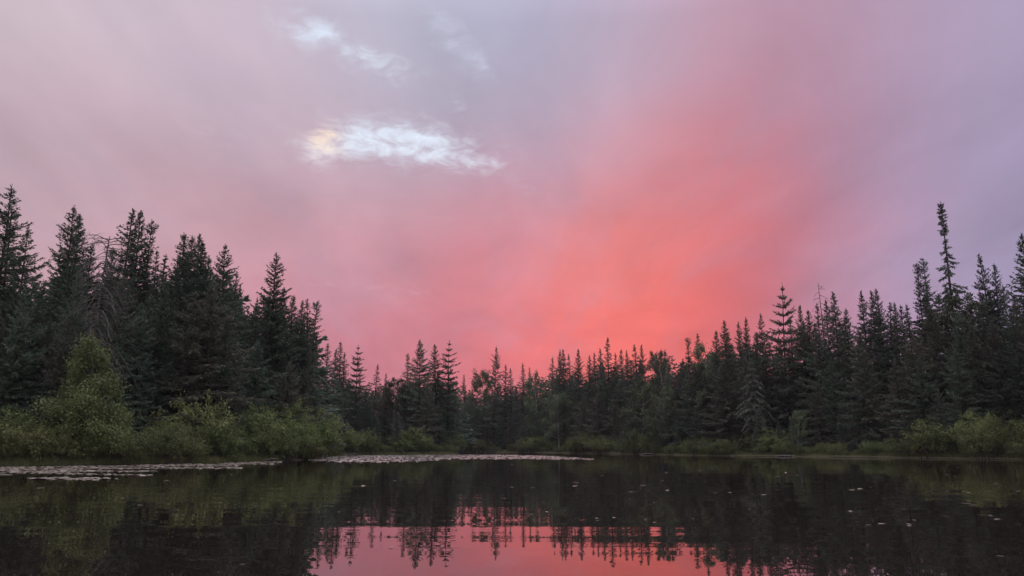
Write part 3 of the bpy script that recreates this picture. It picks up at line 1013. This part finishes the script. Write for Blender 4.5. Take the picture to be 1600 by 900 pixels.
# singled-out trees standing lower in the woods
tree('lichen', 171, 370, 4.2, .9, 'flat topped dead tree trailing grey bare branches above the willow', 'dead trees', rz=.5)
tree('willowcone', 150, 517, 1.8, 1.0, 'yellow green cone shaped willow at the left water edge, tallest of the bushes', None)
tree('wide', 40, 450, 5, .8, 'broad spruce low behind the bushes at the far left edge', None)
tree('wide', 262, 440, 5.5, .75, 'broad blue green spruce with sweeping boughs right of the dead tree', None)
tree('small', 371, 538, 3.2, .95, 'small pale pointed spruce in front of the dark left bank trees', None)
tree('wide', 330, 460, 5, .72, 'broad dark spruce behind the small pale spruce', None)
tree('alder', 468, 628, 1.6, 1.0, 'bright leafy alder bush tree at the right end of the left bank', None)
tree('birch', 874, 610, 2.4, .9, 'pale green leafy tree low on the far shore under the twin spruces', None)
tree('birch', 1003, 590, 1.6, 1.0, 'large grey green birch at the water under the even pair of spires', None)
tree('birch', 1028, 607, 1.6, .9, 'lower birch joined to the right of the large grey green birch', None)
tree('pale', 1173, 561, 1.5, 1.0, 'pale drooping spruce with weeping grey green boughs on the far shore', None)
tree('birch', 1242, 640, .8, .8, 'small grey leafy tree low at the water, right of the pale drooping spruce', None)
tree('small', 1466, 610, 1.1, 1.05, 'small pale pointed spruce at the right bank water edge', None)
tree('wide', 1352, 545, 3.5, .72, 'broad brownish spruce reaching down to the water on the right bank', None)
tree('wide', 1300, 560, 4, .7, 'broad dark spruce left of the brownish one at the right bank water', None)
tree('wide', 1420, 530, 4.5, .7, 'broad drooping spruce behind the low round bush on the right bank', None)
tree('wide', 1545, 500, 5, .8, 'broad dark spruce behind the tall bushes at the right edge', None)
tree('wide', 668, 590, 3, .8, 'broad dark spruce at the foot of the three tallest middle bank spruces', None)
tree('wide', 735, 612, 2, .8, 'broad low spruce at the water in the dip behind the middle bank', None)

# the body of the woods: trees behind and below the skyline, too alike to tell apart
FILL = np.array([(-260, 390), (-120, 390), (0, 405), (40, 430), (80, 428), (110, 390), (150, 425), (200, 402), (260, 418), (300, 395), (350, 412),
                 (385, 472), (420, 450), (480, 488), (500, 530), (512, 582), (530, 580), (580, 592), (640, 582), (700, 580), (716, 594), (760, 594),
                 (820, 590), (870, 572), (950, 563), (1050, 552), (1120, 538), (1200, 515), (1250, 498), (1300, 484), (1400, 482),
                 (1450, 454), (1500, 452), (1600, 438), (1720, 425), (1860, 415)])
WOODS = [('left bank', -180, 500, 54, ((2.8, 6), (6, 12), (12, 20))),
         ('middle bank', 516, 714, 33, ((2.5, 5), (5, 10), (10, 18))),
         ('far shore', 718, 1200, 63, ((1.8, 4.5), (4.5, 9), (9, 16))),
         ('right bank', 1204, 1760, 51, ((2.4, 5), (5, 10), (10, 17)))]
LANDMARKS = [(-40, 'the left edge'), (19, 'the tallest far left spruce'), (85, 'the left spruce gap'), (124, 'the left close spruce pair'),
             (171, 'the flat topped dead tree'), (224, 'the three tall left spruces'), (258, 'the small feathery left spruce'),
             (303, 'the many topped spruce clump'), (352, 'the pointed dense left spruce'), (385, 'the left bank gap'),
             (430, 'the lone broad shouldered spruce'), (465, 'the left bank spires'), (494, 'the last left bank spruce'),
             (522, 'the feathery spires'), (560, 'the flared spruce'), (600, 'the two small middle spires'), (639, 'the slim blunt middle spruce'),
             (657, 'the bushy middle spruce'), (701, 'the layered gappy spruce'), (735, 'the dip by the middle bank'), (773, 'the ragged dip spruce'),
             (818, 'the lone lowest spire'), (876, 'the thick twin spruces'), (905, 'the straight single spruce'), (950, 'the tallest needle thin spire'),
             (998, 'the even pair of spires'), (1034, 'the round topped poplars'), (1083, 'the blunt poplar side spire'), (1128, 'the peaked glow edge spruce'),
             (1160, 'the two equal spruces'), (1190, 'the open ragged spruce'), (1217, 'the tall layered spruce'), (1250, 'the pointed right bank spruce'),
             (1279, 'the thin dead snag'), (1301, 'the full spruce by the snag'), (1323, 'the notch right of the snag'), (1357, 'the three even spruces'),
             (1394, 'the low gap on the right'), (1437, 'the slim pair of spruces'), (1469, 'the towering thin spruce'), (1500, 'the last leafy crown'),
             (1540, 'the last pair of spruces'), (1591, 'the far right spruce'), (1680, 'the right edge')]


def where(px):
    q = min(LANDMARKS, key=lambda w: abs(w[0] - px))
    d = px - q[0]
    return ('left of ' if d < -7 else 'right of ' if d > 7 else 'straight under ') + q[1]


LOOK = {'wide': 'broad', 'brown': 'brownish', 'dense': 'dense', 'narrow': 'slim', 'small': 'young pale'}
for zone, a, b, n, rows in WOODS:
    for k in range(n):
        r = k % 3
        px = a + (b - a) * ((k // 3 + RNG.uniform(0.05, .95)) / math.ceil(n / 3))
        off = RNG.uniform(*rows[r])
        top = float(np.interp(px, FILL[:, 0], FILL[:, 1]))
        drop = (RNG.uniform(30, 110) if r == 0 else RNG.uniform(10, 55) if r == 1 else RNG.uniform(0, 25))
        py = min(top + drop, 650)
        brownish = zone in ('right bank', 'far shore')
        kind = RNG.choice(['wide', 'brown', 'dense', 'narrow'], p=[.3, .4, .15, .15] if brownish else [.35, .1, .35, .2])
        if brownish and kind == 'dense':
            kind = 'brown'
        if r == 0 and zone != 'left bank' and RNG.random() < .22:
            kind, py, off = 'small', RNG.uniform(625, 668), RNG.uniform(.8, 1.8)
        w = RNG.uniform(.85, 1.2) * (1.15 if zone in ('far shore', 'middle bank') else 1.0)
        tree(kind, px, py, off, w, f'{LOOK[kind]} spruce {("near the water", "in the inner woods", "deep in the woods")[r]}, {where(px)}', f'spruces massed in the woods of the {zone}')

# the unbroken woods behind them, only glimpsed between the nearer trees
back = [conifer(400 + k, H=12, R=2.9, p=.7, t0=.02, nb=95, dens=.30, tw=.21, tl=1.9, fringe=0, mat='spruce') for k in range(3)]
BV, BF, BT, nv = [], [], [], 0
cache = []
for q in back:
    me = q['parts'][1][1]
    v = np.empty(len(me.vertices) * 3, np.float32)
    me.vertices.foreach_get('co', v)
    li = np.empty(len(me.loops), np.int32)
    me.loops.foreach_get('vertex_index', li)
    ls = np.empty(len(me.polygons), np.int32)
    me.polygons.foreach_get('loop_total', ls)
    n4 = int((ls == 4).sum())
    first4 = int(np.argmax(ls == 3))
    seq = np.split(li, np.cumsum(ls)[:-1])
    cache.append((v.reshape(-1, 3), np.array([z for z in seq if len(z) == 4]), np.array([z for z in seq if len(z) == 3])))
for q in back:
    for pn, me in q['parts']:
        bpy.data.meshes.remove(me)
B3 = []
for k in range(190):
    px = -220 + 2050 * (k + RNG.random()) / 190 if k < 130 else 500 + 700 * (k - 130 + RNG.random()) / 60
    for zz_ in ((15, 26),):
        x, y, z = on_land(px, float(np.interp(px, FILL[:, 0], FILL[:, 1])) + RNG.uniform(4, 34), shore_y(px) + RNG.uniform(*zz_))
        z0 = gz(x, y)
        v, f4, f3 = cache[k % 3]
        sc_ = (z - z0) / 12
        a = RNG.uniform(0, 2 * PI)
        w_ = np.stack([(v[:, 0] * math.cos(a) - v[:, 1] * math.sin(a)) * sc_ * 1.3 + x, (v[:, 0] * math.sin(a) + v[:, 1] * math.cos(a)) * sc_ * 1.3 + y, v[:, 2] * sc_ + z0], -1)
        BV.append(w_)
        BF.append(f4 + nv)
        B3.append(f3 + nv)
        BT.append(np.full(len(v), RNG.random()))
        nv += len(v)
tag(link('background_woods', make_mesh('background_woods', np.concatenate(BV), [np.concatenate(BF), np.concatenate(B3)], M['spruce'], np.concatenate(BT))), kind='stuff')

# ------------------------------------------------------------------ shrubs along the water
sc_n = {}


def bush(kind, px, off, h, w=1.0, label=None, group=None, name=None):
    Y = shore_y(px) + off
    x, y, _ = on_land(px, HORIZ, Y, .25)
    k = sc_n.get(kind, 0)
    sc_n[kind] = k + 1
    proto = SHRUBS[kind][k % len(SHRUBS[kind])]
    return grow(proto, name or {'alder': 'alder_shrub', 'willow': 'willow_shrub', 'light': 'willow_shrub', 'gale': 'sweet_gale_shrub'}[kind],
                (x, y, gz(x, y) - .03), h / proto['H'], w, RNG.uniform(0, 2 * PI), label, 'shrub', group,
                (RNG.normal(0, .06), RNG.normal(0, .06)))


def row(zone, a, b, n, kinds, hs, offs, lab):
    for k in range(n):
        px = a + (b - a) * (k + RNG.uniform(.1, .9)) / n
        kd, of_, hh = RNG.choice(kinds), RNG.uniform(*offs), min(RNG.uniform(*hs) * (.92 + .42 * math.sin(px * .071 + a)) * RNG.uniform(.7, 1.25), hs[1] * 1.05)
        lk = ('low ' if hh < .5 * (hs[0] + hs[1]) else 'tall ') + {'alder': 'green', 'willow': 'yellow green', 'light': 'bright yellowish', 'gale': 'olive'}[kd]
        bush(kd, px, of_, hh, RNG.uniform(.85, 1.25), f'{lk} shrub {lab}, {where(px)}', zone)


row('low shrubs on the left bank edge', -180, 310, 34, ['gale', 'light', 'gale', 'willow'], (.9, 1.5), (.3, 1.1), 'by lily pads')
row('taller shrubs on the left bank', -180, 300, 24, ['alder', 'light', 'light'], (1.1, 1.9), (1.6, 4.0), 'behind')
row('shrubs on the left bank point', 305, 505, 15, ['alder', 'alder', 'light'], (.9, 1.7), (.4, 1.2), 'at the water')
row('tall shrubs on the left bank point', 300, 500, 16, ['alder', 'light'], (1.6, 3.0), (1.2, 3.5), 'under trees')
row('shrubs on the middle bank', 515, 714, 26, ['alder', 'alder', 'willow'], (1.5, 2.5), (.5, 2.5), 'behind the grass strip')
row('shrubs on the far shore', 722, 835, 16, ['alder', 'gale'], (.6, 2.2), (.3, 1.5), 'on the far shore')
row('shrubs on the far shore under the glow', 835, 1060, 52, ['alder', 'gale', 'alder', 'willow'], (.5, 2.6), (.1, 3.4), 'on the far shore')
row('shrubs on the far shore right', 1060, 1255, 40, ['alder', 'gale', 'alder'], (.4, 1.9), (.1, 2.4), 'on the far shore')
row('shrubs on the right bank', 1255, 1390, 20, ['gale', 'alder'], (.35, 1.0), (.1, 1.6), 'at the right bank water')
row('shrubs at the right edge', 1450, 1800, 36, ['alder', 'gale', 'alder', 'willow'], (.6, 2.4), (.1, 2.4), 'at the right bank water')
bush('willow', 1404, .8, 1.35, 1.35, 'low round yellow green bush alone at the right bank water', None)
bush('gale', 1432, .7, 1.1, 1.2, 'low dull bush joined to the right of the round yellow green bush', None)
bush('willow', 1528, 1.2, 3.1, .9, 'tallest yellow green bush near the right edge of the right bank', None)
bush('willow', 1578, 1.0, 2.7, 1.0, 'second tall yellow green bush at the right edge', None)
bush('willow', 708, .3, 1.0, 1.3, 'pale bush on the tip of the middle bank, over the water', None)


# ------------------------------------------------------------------ sedges (nobody could count them)
def blades(name, spots, hmin, hmax, width, mat, lean=.35):
    r = np.random.default_rng(len(spots))
    P0 = np.array(spots)
    n = len(P0)
    d = np.stack([r.normal(0, lean, n), r.normal(0, lean, n), np.ones(n)], -1)
    V1, F1 = spikes(P0, d, r.uniform(hmin, hmax, n), np.full(n, width), np.tile(np.array([[0, -1.0, 0]]), (n, 1)))
    return tag(link(name, make_mesh(name, V1, [F1], M[mat], np.repeat(r.uniform(0, 1, n), 3))), kind='stuff')


def shore_spots(a, b, n, lo, hi):
    out = []
    for px in RNG.uniform(a, b, n):
        Y = shore_y(px) + RNG.uniform(lo, hi)
        x, y, _ = at(px, HORIZ, Y)
        out.append((x, y, max(gz(x, y), -.02) - .01))
    return out


sp = shore_spots(300, 440, 5000, -.5, .9) + shore_spots(515, 716, 7000, -.9, 1.0) + shore_spots(-150, 300, 7000, -.1, 1.1) + shore_spots(718, 1820, 16000, .0, 1.3)
blades('shore_grass', sp, .12, .42, .02, 'sedge')
sp = shore_spots(718, 1820, 22000, -.3, .0)
blades('shore_sedge', sp, .02, .07, .045, 'pale_sedge', .7)

# weathered logs lying half in the water
for px, off, ln_, rz, lab in [(1022, -.25, 3.6, .12, 'grey fallen log lying along the far shore water below the large birch'),
                              (538, -.3, 3.0, .55, 'thin bare log slanting into the water at the near end of the middle bank'),
                              (1236, -.2, 3.0, -.1, 'short dark log half sunk at the far shore, right of the pale drooping spruce'),
                              (412, -.1, 1.8, .25, 'small grey log at the grassy edge of the left bank point')]:
    rr = np.random.default_rng(int(px))
    s9 = np.linspace(0, 1, 9)
    cen = np.stack([(s9 - .5) * ln_, .05 * np.sin(s9 * 5 + px), .03 * np.sin(s9 * 9) + .10 * s9], -1)
    pths, rds = [cen], [.10 * (1 - .55 * s9) * np.where((s9 < .01) | (s9 > .99), .6, 1)]
    for q in range(5):
        u = rr.uniform(.2, .95)
        p0 = np.array([np.interp(u, s9, cen[:, w]) for w in range(3)])
        dd = np.array([rr.normal(.3, .4), rr.normal(0, .6), rr.uniform(.3, 1)])
        pths.append(p0 + dd * rr.uniform(.2, .6) * s9[:, None])
        rds.append(.022 * (1 - .8 * s9))
    lv, lf = tubes(np.array(pths), np.array(rds), 7)
    x, y, _ = at(px, HORIZ, shore_y(px) + off)
    lo_ = link('fallen_log', make_mesh('fallen_log', lv, [lf], M['greybark'], smooth=True))
    lo_.location = (x, y, .03)
    lo_.rotation_euler = (0, 0, rz)
    tag(lo_, lab, 'log')

# tussock of arching pale grass at the end of the left bank
r = np.random.default_rng(77)
x0, y0, _ = at(484, HORIZ, shore_y(484) + .1)
n = 900
a = r.uniform(0, 2 * PI, n)
base = np.stack([r.normal(0, .22, n), r.normal(0, .22, n), np.zeros(n)], -1)
ln = r.uniform(.8, 1.5, n)
s5 = np.linspace(0, 1, 5)
dirv = np.stack([np.cos(a), np.sin(a), np.zeros(n)], -1)
pth = base[:, None, :] + dirv[:, None, :] * (ln[:, None] * .75 * s5[None] ** 1.5)[..., None]
pth[:, :, 2] = ln[:, None] * (1.25 * s5[None] - .85 * s5[None] ** 2.4)
wv, wf = tubes(pth, np.array([.009, .010, .009, .006, .001])[None] * np.ones((n, 1)), 3)
tu = link('grass_tussock', make_mesh('grass_tussock', wv, [wf], M['sedge'], np.repeat(r.uniform(0, 1, n), 15)))
tu.location = (x0, y0, gz(x0, y0))
tag(tu, 'pale arching grass tussock hanging over the water at the end of the left bank', 'grass')

# ------------------------------------------------------------------ lily pads
def pad_shape(r, tilt=1.0):
    k = 9
    ang = np.linspace(.22, 2 * PI - .22, k)
    rr = 1 + r.normal(0, .05, k)
    cup = r.uniform(.02, .13) * tilt
    z = cup * (.6 + .5 * np.sin(ang * 2 + r.uniform(0, 6)) + .3 * np.sin(ang + r.uniform(0, 6)))
    V = np.concatenate([[[0.05, 0, 0]], np.stack([np.cos(ang) * rr, np.sin(ang) * rr * .88, z], -1)])
    F = np.array([[0, q, q + 1] for q in range(1, k)])
    return V, F


rp = np.random.default_rng(5)
SHAPES = [pad_shape(rp) for _ in range(8)]
LEAFM = [make_mesh('floating_leaf', v * np.array([1, .6, .35]), [f], M['floating'], np.full(len(v), rp.random())) for v, f in SHAPES]
PADM = [make_mesh('lily_pad', v, [f], M['pad'], np.full(len(v), rp.random())) for v, f in SHAPES]


def lump(x, y, f=.35):
    return (math.sin(x * f * 1.7 + 2 * math.sin(y * f * .9)) + math.sin(y * f * 2.3 + 1.5 * math.sin(x * f * .6)) +
            .7 * math.sin(x * f * 4.1 + y * f * 3.3)) / 2.7


pads = []                                     # x, y, radius, group
# the dense raft under the left bank
for k in range(9000):
    px = -120 + 560 * rp.random()
    near = np.interp(px, [-120, 0, 120, 200, 260, 340, 440], [760, 757, 752, 748, 744, 736, 724])
    top = np.interp(px, [q[0] for q in LEFT], [q[1] for q in LEFT])
    y0_, y1_ = on_water(px, top + .6)[1], on_water(px, near)[1]
    y = y1_ + (y0_ - y1_) * rp.random()
    x = at(px, HORIZ, y)[0]
    t = (y - y1_) / (y0_ - y1_)
    if lump(x, y * 2.0) > -.55 + 1.1 * (1 - t) ** 1.5:
        pads.append((x, y, rp.uniform(.07, .13), 0))
# the pale raft in the middle distance
for k in range(19000):
    px = 485 + 425 * rp.random()
    lo = np.interp(px, [485, 560, 650, 700, 800, 860, 910], [720, 722.5, 721.5, 718, 717.0, 718, 717.5])
    hi = np.interp(px, [485, 510, 530, 600, 715, 800, 860, 910], [718, 715.0, 712.4, 711.4, 710.8, 710.8, 713.0, 716.2])
    ya, yb = on_water(px, hi)[1], on_water(px, lo)[1]
    y = yb + (ya - yb) * rp.random()
    x = at(px, HORIZ, y)[0]
    if lump(x * .6, y * 1.2) > -.55 + .75 * rp.random():
        pads.append((x, y, rp.uniform(.11, .19), 1))
for k in range(2600):
    px = rp.uniform(780, 925)
    y = on_water(px, 716.6 + .9 * (px - 780) / 145 + rp.normal(0, .22))[1]
    if math.sin(px * .13) + math.sin(px * .047 + 1) > -.9:
        pads.append((at(px, HORIZ, y)[0], y, rp.uniform(.10, .17), 1))
# strays drifting on the open water
for k in range(110):
    px, py = rp.uniform(0, 1600), 718 + 105 * rp.random() ** 1.6
    if px < 800 and rp.random() < .55:
        px += 750
    if px > 1600 or py < 722:
        continue
    x, y = on_water(px, py)
    pads.append((x, y, rp.uniform(.02, .045) * (1 + (y > 14)), 2))
for px, py, rad in [(1331, 766, .10), (1344, 764, .09), (1337, 766.5, .07), (1349, 766, .08), (1484, 781, .07), (1510, 787, .07), (1519, 790, .06),
                    (1562, 870, .035), (1093, 736, .12), (1008, 812, .035), (1023, 817, .03), (1064, 842, .025), (1082, 811, .025), (1215, 766, .04),
                    (380, 883, .03), (611, 856, .03), (302, 753, .10), (345, 744, .1), (1180, 727, .2), (1235, 742, .12), (1245, 743, .1),
                    (958, 853, .025), (1412, 796, .03)]:
    x, y = on_water(px, py)
    pads.append((x, y, rad, 2))
pads = np.array(pads)
pads = pads[lake_dist(pads[:, 0], pads[:, 1]) < -.15]
# those that show largest become objects of their own, the rest one carpet
size = pads[:, 2] ** 2 / (pads[:, 0] ** 2 + pads[:, 1] ** 2) ** 1.5
infr = (np.abs(pads[:, 0] / pads[:, 1]) < .66)
key = size * infr + (pads[:, 3] == 2) * 10
order = np.argsort(-key)
single, rest = order[:290], order[290:]
LAB = ['lily pad in the dense raft along the left bank', 'lily pad in the pale raft in the middle of the lake', 'stray small floating leaf on the open dark water']
GRP = ['lily pads in the left raft', 'lily pads in the middle raft', 'stray floating leaves']
SPECIAL = {(1562, 870): 'single pale floating leaf nearest the camera at lower right', (380, 883): 'dim floating leaf low on the dark water at lower left',
           (611, 856): 'dark floating leaf on the pink reflection'}
for q, k in enumerate(single):
    x, y, rad, gi = pads[k]
    gi = int(gi)
    o = link('lily_pad' if gi < 2 else 'floating_leaf', (PADM if gi < 2 else LEAFM)[q % len(PADM)])
    o.location = (x, y, .006)
    o.rotation_euler = (rp.normal(0, .05), rp.normal(0, .05), rp.uniform(0, 2 * PI))
    o.scale = (rad, rad, rad)
    lab = LAB[gi]
    grp = GRP[gi]
    for (sx, sy), sl in SPECIAL.items():
        ax, ay = on_water(sx, sy)
        if abs(ax - x) + abs(ay - y) < .01:
            lab, grp = sl, None
    tag(o, lab, 'lily pad' if gi < 2 else 'leaf', grp)
VV, FF, TT, nv = [], [], [], 0
for q, k in enumerate(rest):
    x, y, rad, gi = pads[k]
    v, f = SHAPES[q % len(SHAPES)]
    a = rp.uniform(0, 2 * PI)
    ca, sa = math.cos(a) * rad, math.sin(a) * rad
    w = np.stack([v[:, 0] * ca - v[:, 1] * sa + x, v[:, 0] * sa + v[:, 1] * ca + y, v[:, 2] * rad + .006], -1)
    w[:, 2] += (w[:, 0] - x) * rp.normal(0, .05) + (w[:, 1] - y) * rp.normal(0, .05) + .002
    VV.append(w)
    FF.append(f + nv)
    TT.append(np.full(len(v), rp.random()))
    nv += len(v)
tag(link('lily_pads', make_mesh('lily_pads', np.concatenate(VV), [np.concatenate(FF)], M['pad'], np.concatenate(TT))), kind='stuff')
seen = {}
for o in list(COL.objects):
    if o.parent is None and o.get('label') and o.get('category') in ('shrub', 'tree'):
        seen.setdefault(o['label'], []).append(o)
for lab, obs in seen.items():
    if len(obs) > 1:
        obs.sort(key=lambda q: q.location.x / q.location.y)
        words_ = ['leftmost', 'rightmost'] if len(obs) == 2 else ['leftmost', 'middle', 'rightmost'] if len(obs) == 3 else []
        for w_, q in zip(words_, obs):
            if len(lab.split()) < 16:
                q['label'] = w_ + ' ' + lab
print('TREES', count, sum(count.values()), 'PADS', len(pads), 'TRIS', sum(len(m_.polygons) for m_ in bpy.data.meshes))

# ------------------------------------------------------------------ thin evening air
hz, hh_ = new_mat('evening_haze')
vol = hh_.n('ShaderNodeVolumePrincipled')
vol.inputs['Color'].default_value = (.93, .90, .92, 1)
vol.inputs['Density'].default_value = HAZE
vol.inputs['Anisotropy'].default_value = 0.2
hz.node_tree.links.new(vol.outputs[0], hh_.n('ShaderNodeOutputMaterial').inputs['Volume'])
bx0, bx1, by0, by1, bz0, bz1 = gx.min() - 20, gx.max() + 20, gy.min() - 20, gy.max() + 20, -3.0, 30
hv = [(x, y, z) for z in (bz0, bz1) for y in (by0, by1) for x in (bx0, bx1)]
hf = np.array([[0, 2, 3, 1], [4, 5, 7, 6], [0, 1, 5, 4], [2, 6, 7, 3], [0, 4, 6, 2], [1, 3, 7, 5]])
if HAZE > 0:
    tag(link('haze', make_mesh('haze', hv, [hf], hz)), kind='stuff')
